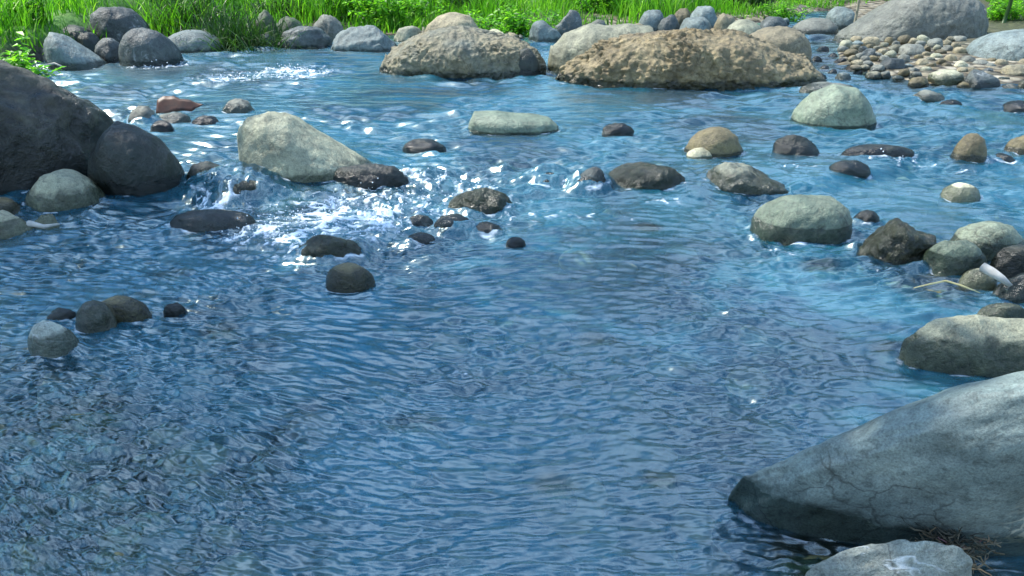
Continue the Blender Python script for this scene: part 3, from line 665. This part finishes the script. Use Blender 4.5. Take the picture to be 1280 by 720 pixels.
ci = np.flatnonzero((foam > .35) & (turb > .6)); rs = np.random.default_rng(8)
pick = rs.choice(ci, min(900, len(ci)), replace=False)
V0 = np.array([(1, 0, 0), (-1, 0, 0), (0, 1, 0), (0, -1, 0), (0, 0, 1), (0, 0, -1)], float); F0 = np.array([(0, 2, 4), (2, 1, 4), (1, 3, 4), (3, 0, 4), (2, 0, 5), (1, 2, 5), (3, 1, 5), (0, 3, 5)])
rad = rs.uniform(.0015, .005, len(pick)) * np.clip(y[pick] / 4, .7, 1.6)
cen = np.stack([x[pick] + rs.normal(0, .01, len(pick)), y[pick], Z[pick] + rs.exponential(.014, len(pick))], 1)
DROP = simple_mat('white_spray_drops', (.75, .82, .88), (.85, .9, .95), 3, .3)
tag(mesh_np('spray', (V0[None] * rad[:, None, None] + cen[:, None]).reshape(-1, 3), (F0[None] + (np.arange(len(pick)) * 6)[:, None, None]).reshape(-1, 3), DROP), 'white drops thrown up by the rapids', 'spray', kind='stuff')

# ------------------------------------------------------------------ vegetation
def blades(n, px, py, pz, hgt, wid, lean, rs, seg=3, droop=.5):
    """n curved tapering blades; arrays give root and size"""
    az = rs.uniform(0, 2 * np.pi, n); la = rs.uniform(0, 2 * np.pi, n)
    V = np.empty((n, 2 * seg + 1, 3)); dx, dy = np.cos(az), np.sin(az)
    lx, ly = np.cos(la) * lean, np.sin(la) * lean
    for k in range(seg + 1):
        t = k / seg
        cx = px + lx * hgt * t ** 1.8; cy = py + ly * hgt * t ** 1.8
        cz = pz + hgt * (t - droop * t ** 3 * np.minimum(lean, 1))
        if k < seg:
            ww = wid * (1 - t * .75) * .5
            V[:, 2 * k] = np.stack([cx - dx * ww, cy - dy * ww, cz], 1); V[:, 2 * k + 1] = np.stack([cx + dx * ww, cy + dy * ww, cz], 1)
        else: V[:, 2 * seg] = np.stack([cx, cy, cz], 1)
    base = np.arange(n)[:, None] * (2 * seg + 1); q = []
    for k in range(seg - 1):
        q.append(base + np.array([2 * k, 2 * k + 1, 2 * k + 3])); q.append(base + np.array([2 * k, 2 * k + 3, 2 * k + 2]))
    q.append(base + np.array([2 * seg - 2, 2 * seg - 1, 2 * seg]))
    return V.reshape(-1, 3), np.concatenate(q)
rs = np.random.default_rng(3)
def clear_of_rocks(X, Y, k=1.0):
    ok = np.ones(len(X), bool)
    for (cx, cy, a, d) in OBST:
        if cy > 7: ok &= ((X - cx) / (a * k)) ** 2 + ((Y - cy) / (d * k)) ** 2 > 1
    return ok
n = 150000
gx = rs.uniform(-11, 13, n); gyy = rs.uniform(6, 19, n)
s = bank_s(gx, gyy); bsx = bar_s(gx, gyy)
dens = np.clip(1.3 - s * .08, .35, 1) * sstep(-.5, .1, noise2(gx * 1.1, gyy * 1.1, 33) + .12)
ok = ((s > .12 + .12 * noise2(gx * 2, gyy * 2, 44)) | (bsx > 3.1)) & ((bsx < 0) | (s > .5) | ((bsx > 3.1) & (s > -6))) & (rs.uniform(size=n) < dens) & (gyy > 6) & clear_of_rocks(gx, gyy, .9)
# the far right bank is a more open, distant meadow
gx, gyy = gx[ok], gyy[ok]; n = len(gx); gz = ground_z(gx, gyy)
cl = sstep(-.4, .5, noise2(gx * 1.3, gyy * 1.3, 35))
hg = (.22 + .40 * cl) * rs.uniform(.6, 1.25, n) * np.where(gx > 3.6, .55, 1)
V, Fc = blades(n, gx, gyy, gz - .02, hg, rs.uniform(.008, .02, n), rs.uniform(.1, .8, n), rs)
go = mesh_np('grass', V, Fc, GRASS, smooth=False); tag(go, 'bright green grass covering the far bank', 'grass', kind='stuff')

def reed_clump(px, py, spread, hgt, nb, label, name='reed_clump'):
    cx, cy = at(px, py, .04)
    X = rs.normal(0, spread, nb); Y = rs.normal(0, spread * .6, nb)
    z = ground_z(cx + X, cy + Y) * 0 + 0
    hh = hgt * rs.uniform(.5, 1.1, nb)
    V, Fc = blades(nb, X, Y, np.zeros(nb), hh, rs.uniform(.012, .026, nb), rs.uniform(.15, 1.0, nb), rs, seg=5, droop=.65)
    o = mesh_np(name, V, Fc, REED, smooth=False); o.location = (cx, cy, float(ground_z(np.array([cx]), np.array([cy]))[0]) - .02)
    tag(o, label, 'reeds'); return o
reed_clump(298, 57, .27, .85, 2200, 'tall drooping reeds painted dark as a shaded recess, overhanging the water between the left boulders')
reed_clump(240, 46, .25, .65, 700, 'tall upright reeds behind the smooth pale blue arched stone')
reed_clump(365, 34, .22, .55, 500, 'reeds behind the banded grey stone')
reed_clump(225, 30, .35, .7, 600, 'tall reeds at the back left of the far bank')
reed_clump(600, 26, .2, .6, 400, 'upright reed tuft right of the sunlit tan boulder in the grass')
reed_clump(930, 16, .18, .65, 500, 'dark reed tuft behind the row of blue grey stones')

def leafy(px, py, spread, hgt, nst, nl, label, ls=.045, zb=.05, name='leafy_bush', cat='bush'):
    cx, cy = at(px, py, zb)
    root = bpy.data.objects.new(name, None); COL.objects.link(root); root.location = (cx, cy, float(ground_z(np.array([cx]), np.array([cy]))[0]) - .01); tag(root, label, cat)
    sv, sf, lv, lf = [], [], [], []
    r2 = np.random.default_rng(abs(int(px * 3 + py)))
    for k in range(nst):
        bx, by = r2.normal(0, spread * .5), r2.normal(0, spread * .4)
        tx, ty = bx + r2.normal(0, spread * .7), by + r2.normal(0, spread * .6); th = hgt * r2.uniform(.55, 1.1)
        pts = [np.array([bx + (tx - bx) * t ** 1.5, by + (ty - by) * t ** 1.5, th * t]) for t in np.linspace(0, 1, 6)]
        for i, p in enumerate(pts):
            rad = .006 * (1 - i / 7)
            for q in range(4):
                an = q * math.pi / 2; sv.append(p + np.array([math.cos(an) * rad, math.sin(an) * rad, 0]))
        b0 = len(sv) - 24
        for i in range(5):
            for q in range(4): sf.append([b0 + 4 * i + q, b0 + 4 * i + (q + 1) % 4, b0 + 4 * i + 4 + (q + 1) % 4, b0 + 4 * i + 4 + q])
        for j in range(nl):
            t = r2.uniform(.12, 1); i = min(4, int(t * 5)); p = pts[i] + (pts[i + 1] - pts[i]) * (t * 5 - i)
            a = r2.uniform(0, 6.283); up = r2.uniform(-.5, .7); l = ls * r2.uniform(.6, 1.3)
            d = np.array([math.cos(a), math.sin(a), up]); sd = np.array([-math.sin(a), math.cos(a), r2.uniform(-.4, .4)]) * l * .28
            p0 = p + d * .01
            b1 = len(lv)
            lv += [p0, p0 + d * l * .45 + sd + [0, 0, .004], p0 + d * l + [0, 0, -l * .2], p0 + d * l * .45 - sd + [0, 0, .004]]
            lf.append([b1, b1 + 1, b1 + 2, b1 + 3])
    o1 = mesh_np('stems', np.array(sv), np.array(sf), REED, False); o1.parent = root
    o2 = mesh_np('leaves', np.array(lv), np.array(lf), LEAF, False); o2.parent = root
    return root
leafy(2, 92, .25, .5, 50, 60, 'leafy green bush behind the huge dark brown boulder at the left edge', .075)
leafy(-40, 110, .40, .70, 50, 60, 'leafy green bush cut by the left edge', .075)
leafy(34, 62, .22, .4, 36, 50, 'low leafy bush left of the blue grey boulders', .05)
leafy(150, 8, .6, .6, 60, 50, 'wide leafy herb patch above the tall grey boulder of the left group', .07)
leafy(440, 34, .42, .6, 46, 45, 'leafy herb behind the faceted boulder', .07)
leafy(500, 36, .4, .55, 46, 45, 'leafy herb left of the sunlit tan boulder', .07)
leafy(650, 42, .42, .55, 60, 50, 'bright leafy herb overhanging the broken cream stone', .075)
leafy(745, 22, .45, .55, 50, 45, 'leafy herb behind the smooth pale boulder', .07)
leafy(795, 16, .3, .35, 36, 40, 'leafy herb behind the leftmost blue grey stone of the row', .045)
leafy(570, 22, .4, .5, 50, 50, 'leafy herb right behind the sunlit tan boulder', .07)
leafy(860, 8, .45, .5, 50, 50, 'leafy herb behind the tallest blue grey stone of the row', .07)
leafy(400, 14, .4, .5, 50, 50, 'leafy herb above the pointed grey stone', .07)
leafy(250, 4, .5, .6, 50, 50, 'leafy herb patch at the top edge above the reeds', .07)
leafy(330, 6, .45, .55, 50, 50, 'leafy herb at the top edge above the upright mossy boulder', .07)
leafy(700, 4, .5, .55, 50, 50, 'leafy herb at the top edge above the dark angular block', .07)
leafy(540, 6, .45, .5, 50, 50, 'leafy herb at the top edge left of the reed tuft', .07)
leafy(975, 22, .26, .34, 40, 45, 'leafy herb behind the tan boulder by the far channel', .045)
leafy(1245, 32, .3, .3, 40, 45, 'low leafy bush above the smooth edge boulder', .05)

def tube(pts, rad, name, mat, ns=8, parent=None, jitter=0.0):
    pts = np.array(pts, float); V = []; Fc = []
    rad = np.broadcast_to(rad, (len(pts),))
    for i, p in enumerate(pts):
        t = pts[min(i + 1, len(pts) - 1)] - pts[max(i - 1, 0)]; t /= np.linalg.norm(t) + 1e-9
        ref = np.array([0, 0, 1.]) if abs(t[2]) < .8 else np.array([1., 0, 0])
        u = np.cross(t, ref); u /= np.linalg.norm(u); v = np.cross(t, u)
        for q in range(ns):
            a = 2 * math.pi * q / ns; V.append(p + (u * math.cos(a) + v * math.sin(a)) * rad[i] * (1 + jitter * random.uniform(-1, 1)))
        if i: 
            for q in range(ns): Fc.append([(i - 1) * ns + q, (i - 1) * ns + (q + 1) % ns, i * ns + (q + 1) % ns, i * ns + q])
    for e in (0, len(pts) - 1):
        V.append(pts[e]); c = len(V) - 1
        for q in range(ns): Fc.append([e * ns + q, e * ns + (q + 1) % ns, c, c])
    Fq = [f for f in Fc if len(set(f)) == 4]; Ft = [f[:3] for f in Fc if len(set(f)) == 3]
    me = bpy.data.meshes.new(name); me.from_pydata([tuple(v) for v in V], [], Fq + Ft); me.materials.append(mat)
    for p in me.polygons: p.use_smooth = True
    o = bpy.data.objects.new(name, me); COL.objects.link(o)
    if parent: o.parent = parent
    return o
def sapling(px, py, hgt, rad, label, mat=STEM, lean=.05):
    cx, cy = at(px, py, .25)
    root = bpy.data.objects.new('sapling', None); COL.objects.link(root); root.location = (cx, cy, float(ground_z(np.array([cx]), np.array([cy]))[0]) - .03)
    tag(root, label, 'sapling')
    pts = [(lean * t * hgt + .02 * math.sin(t * 7 + px), .02 * math.cos(t * 5), hgt * t) for t in np.linspace(0, 1, 12)]
    tube(pts, np.linspace(rad, rad * .4, 12), 'trunk', mat, parent=root, jitter=.1)
    r2 = np.random.default_rng(abs(int(px))); lv, lf = [], []
    for j in range(260):
        t = r2.uniform(.45, 1); p = np.array([lean * t * hgt, 0, hgt * t]) + r2.normal(0, .16, 3)
        d = r2.normal(size=3); d /= np.linalg.norm(d); sd = np.cross(d, r2.normal(size=3)); sd /= np.linalg.norm(sd); l = .055
        b1 = len(lv); lv += [p, p + d * l * .5 + sd * l * .25, p + d * l, p + d * l * .5 - sd * l * .25]; lf.append([b1, b1 + 1, b1 + 2, b1 + 3])
    mesh_np('crown', np.array(lv), np.array(lf), LEAF, False).parent = root
sapling(1069, 16, 1.3, .022, 'pale thin sapling left of the great grey boulder')
sapling(1257, 18, 1.5, .03, 'green stemmed sapling right of the great grey boulder', REED)
sapling(1276, 14, 1.4, .02, 'thin pale sapling at the top right edge')

def canopy(rs_, cx, cy, cz, rx, ry, rz, nclump, nleaf, size):
    lv, lf = [], []
    for k in range(nclump):
        d = rs_.normal(size=3); d /= np.linalg.norm(d); c = np.array([cx, cy, cz]) + d * np.array([rx, ry, rz]) * rs_.uniform(.3, 1) ** .6
        p = c + rs_.normal(size=(nleaf, 3)) * min(rx, rz) * .17
        d1 = rs_.normal(size=(nleaf, 3)); d1 /= np.linalg.norm(d1, axis=1)[:, None]; d2 = np.cross(d1, rs_.normal(size=(nleaf, 3))); d2 /= np.linalg.norm(d2, axis=1)[:, None]
        q = np.stack([p, p + d1 * size * .5 + d2 * size * .3, p + d1 * size, p + d1 * size * .5 - d2 * size * .3], 1)
        lv.append(q.reshape(-1, 3))
    V = np.concatenate(lv); return V, np.arange(len(V)).reshape(-1, 4)
TREELEAF = simple_mat('tree_leaves', (.02, .07, .01), (.045, .12, .02), 1.5, .5, .3, True)
BARK = simple_mat('grey_brown_bark', (.06, .045, .03), (.14, .11, .08), 9, .9)
def added_tree(x0_, y0_, h, rx, label, seed, nclump=60, nleaf=60, size=.22, cz=.68, rz=.36, shift=(0, 0), group=None, ry=None):
    r3 = np.random.default_rng(seed)
    root = bpy.data.objects.new('added_tree', None); COL.objects.link(root); zg = float(ground_z(np.array([x0_]), np.array([y0_]))[0]); root.location = (x0_, y0_, zg - .05)
    tag(root, label, 'added_tree', group)
    tube([(shift[0] * t * t, shift[1] * t * t, h * .8 * t) for t in np.linspace(0, 1, 10)], np.linspace(h * .022, h * .006, 10), 'trunk', BARK, parent=root, jitter=.1)
    V, Fc = canopy(r3, shift[0], shift[1], h * cz, rx, ry or rx, h * rz, nclump, nleaf, size)
    mesh_np('crown', V, Fc, TREELEAF, False).parent = root
added_tree(-11.8, 6.2, 9.0, 2.0, 'leafy crown added out of view on the left bank to shade the huge dark brown boulder', 3, 70, 110, .17, cz=.80, rz=.2, shift=(1.2, .0))  # added out of view so its crown shades the left boulder
added_tree(-9.0, 2.6, 9.2, 3.9, 'broad leafy crown added out of view on the left bank to shade the near pool', 4, 190, 120, .18, cz=.78, rz=.15, shift=(1.35, .9), ry=2.4)  # added unseen crown that keeps sun glints off the near pool
rt = np.random.default_rng(77)
for k in range(16):  # added unseen trees, mirrored as dark streaks in the ripples
    added_tree(-26 + k * 3.6 + rt.uniform(-1, 1), 24 + rt.uniform(-2, 5) + .012 * (k - 7) ** 2, rt.uniform(9, 14), rt.uniform(2.2, 3.2), 'dark leafy crown added out of view beyond the far bank to darken the ripples', 100 + k, 46, 60, .4, cz=.55, rz=.42, group='crowns added out of view beyond the far bank')

# ------------------------------------------------------------------ small things in and by the water
def leaf_obj(name, label, pts, z, thick, mat, curl=.02):
    """a curled dead leaf from its outline in metres around its own centre"""
    import bmesh
    bm = bmesh.new()
    top = [bm.verts.new((p[0], p[1], p[2])) for p in pts]
    f = bm.faces.new(top); bmesh.ops.triangulate(bm, faces=[f])
    bmesh.ops.subdivide_edges(bm, edges=bm.edges[:], cuts=3, use_grid_fill=True)
    for v in bm.verts: v.co.z += curl * math.sin(v.co.x * 28) + curl * .6 * math.sin(v.co.y * 40 + v.co.x * 20)
    me = bpy.data.meshes.new(name); bm.to_mesh(me); bm.free(); me.materials.append(mat)
    for p in me.polygons: p.use_smooth = True
    o = bpy.data.objects.new(name, me); COL.objects.link(o)
    md = o.modifiers.new('thick', 'SOLIDIFY'); md.thickness = thick
    tag(o, label, 'leaf'); return o
cx, cy = at(216, 146)
sc_ = math.hypot(cy, CAMZ) / F
pp = [(195, 146), (196, 131), (204, 125), (216, 125), (224, 130), (236, 129), (246, 133), (253, 136), (243, 138), (238, 143), (222, 146), (206, 148)]
lo = leaf_obj('dead_leaf', 'curled red brown dead leaf caught on a low grey stone', [((a - 216) * sc_, (-(b - 136)) * sc_ * .5 + .05, (146 - b) * sc_ * .9 + .015) for a, b in pp], 0, .006, DEADLEAF, .008)
lo.location = (cx, cy, 0.01)
# straw, bent in the middle
def water_pt(px, py, z): a, b = at(px, py, z); return (a, b, z)
tag(tube([water_pt(1142, 360, -.01), water_pt(1163, 355, .012), water_pt(1182, 351, .02), water_pt(1202, 357, .012), water_pt(1225, 366, -.012)], [.002, .0035, .004, .0035, .002], 'straw', STRAW), 'bent yellow straw floating below the cream pebble', 'straw')
tag(tube([water_pt(1228, 333, .07), water_pt(1240, 340, .06), water_pt(1252, 348, .04), water_pt(1263, 357, .015), water_pt(1258, 362, .0)], [.02, .018, .014, .01, .006], 'driftwood', DRIFT, jitter=.15), 'bleached driftwood stick leaning into the water near the right edge', 'driftwood')
tag(tube([water_pt(36, 279, .05), water_pt(55, 283, .045), water_pt(74, 280, .03)], [.012, .01, .005], 'driftwood', DRIFT, jitter=.2), 'short pale stick lying by the flat cream stone', 'driftwood')
tag(tube([water_pt(55, 82, .05), water_pt(68, 79, .07), water_pt(80, 84, .04)], [.012, .01, .006], 'driftwood', DRIFT, jitter=.2), 'pale twig between the huge dark boulder and the far left bush', 'driftwood')
# tangle of dead twigs and roots at the lower right
vs, fs = [], []
r2 = random.Random(9); V_all, F_all = [], []
c0 = np.array([*at(1185, 700, .0), .03])
def addtube(pts, r0, ns=5):
    b = len(V_all); pts = np.array(pts)
    for i, p in enumerate(pts):
        t = pts[min(i + 1, len(pts) - 1)] - pts[max(i - 1, 0)]; t /= np.linalg.norm(t) + 1e-9
        u = np.cross(t, [0, 0, 1.] if abs(t[2]) < .8 else [1., 0, 0]); u /= np.linalg.norm(u); v = np.cross(t, u)
        for q in range(ns):
            a = 2 * math.pi * q / ns; V_all.append(p + (u * math.cos(a) + v * math.sin(a)) * r0 * (1 - .6 * i / len(pts)))
        if i:
            for q in range(ns): F_all.append([b + (i - 1) * ns + q, b + (i - 1) * ns + (q + 1) % ns, b + i * ns + (q + 1) % ns, b + i * ns + q])
for k in range(170):
    p = np.array([r2.gauss(0, .034), r2.gauss(0, .022), r2.uniform(-.02, .035)]); d = np.array([r2.uniform(-1, 1), r2.uniform(-.6, .6), r2.uniform(-.5, .35)]); d /= np.linalg.norm(d)
    l = r2.uniform(.02, .07); pts = []
    for i in range(6): pts.append(p.copy()); p = p + d * l / 5; d = d + np.array([r2.gauss(0, .25) for _ in range(3)]); d /= np.linalg.norm(d)
    addtube(pts, r2.uniform(.001, .0028))
tg = mesh_np('twig_tangle', np.array(V_all), np.array(F_all), TWIG); tg.location = c0
tag(tg, 'tangle of dead twigs and rootlets between the huge boulder and the veined rock', 'twigs', kind='stuff')

# ------------------------------------------------------------------ light
SUN = np.array([-.70, .22, .98]); SUN /= np.linalg.norm(SUN)
el = math.asin(SUN[2]); rot = math.atan2(SUN[0], SUN[1])
sd = bpy.data.lights.new('sun', 'SUN'); so = bpy.data.objects.new('sun', sd); COL.objects.link(so)
sd.energy = 4.9; sd.angle = R(.5); sd.color = (1, .95, .86)
from mathutils import Vector
so.rotation_euler = Vector(SUN).to_track_quat('Z', 'Y').to_euler()
wd = bpy.data.worlds.new('World'); scene.world = wd; wd.use_nodes = True
nt = wd.node_tree; bg = nt.nodes['Background']
sky = nt.nodes.new('ShaderNodeTexSky'); sky.sky_type = 'NISHITA'; sky.sun_disc = False
sky.sun_elevation = el; sky.sun_rotation = rot; sky.air_density = 1.3; sky.dust_density = .3; sky.ozone_density = 3
tc = nt.nodes.new('ShaderNodeTexCoord')
mp = nt.nodes.new('ShaderNodeMapping'); mp.inputs['Scale'].default_value = (1, 1, 2.4); nt.links.new(tc.outputs['Generated'], mp.inputs[0])
cn = N(nt, 'ShaderNodeTexNoise', Scale=2.6, Detail=7.0, Roughness=.6, Distortion=.3); nt.links.new(mp.outputs[0], cn.inputs['Vector'])
cf = ramp(nt, cn.outputs[0], [(.49, (0, 0, 0)), (.58, (.95, .95, .95))]).outputs[0]
hs = nt.nodes.new('ShaderNodeHueSaturation'); hs.inputs['Saturation'].default_value = 1.6; hs.inputs['Hue'].default_value = .494; nt.links.new(sky.outputs[0], hs.inputs['Color'])
skc = mixc(nt, cf, hs.outputs[0], (10.5, 13.0, 17.5))
nt.links.new(skc, bg.inputs[0]); bg.inputs[1].default_value = .12
vs_ = scene.view_settings; vs_.view_transform = 'Standard'; vs_.look = 'None'; vs_.gamma = 1; vs_.exposure = 0.74
scene.cycles.max_bounces = 6; scene.cycles.transparent_max_bounces = 8
scene.cycles.sample_clamp_indirect = 6
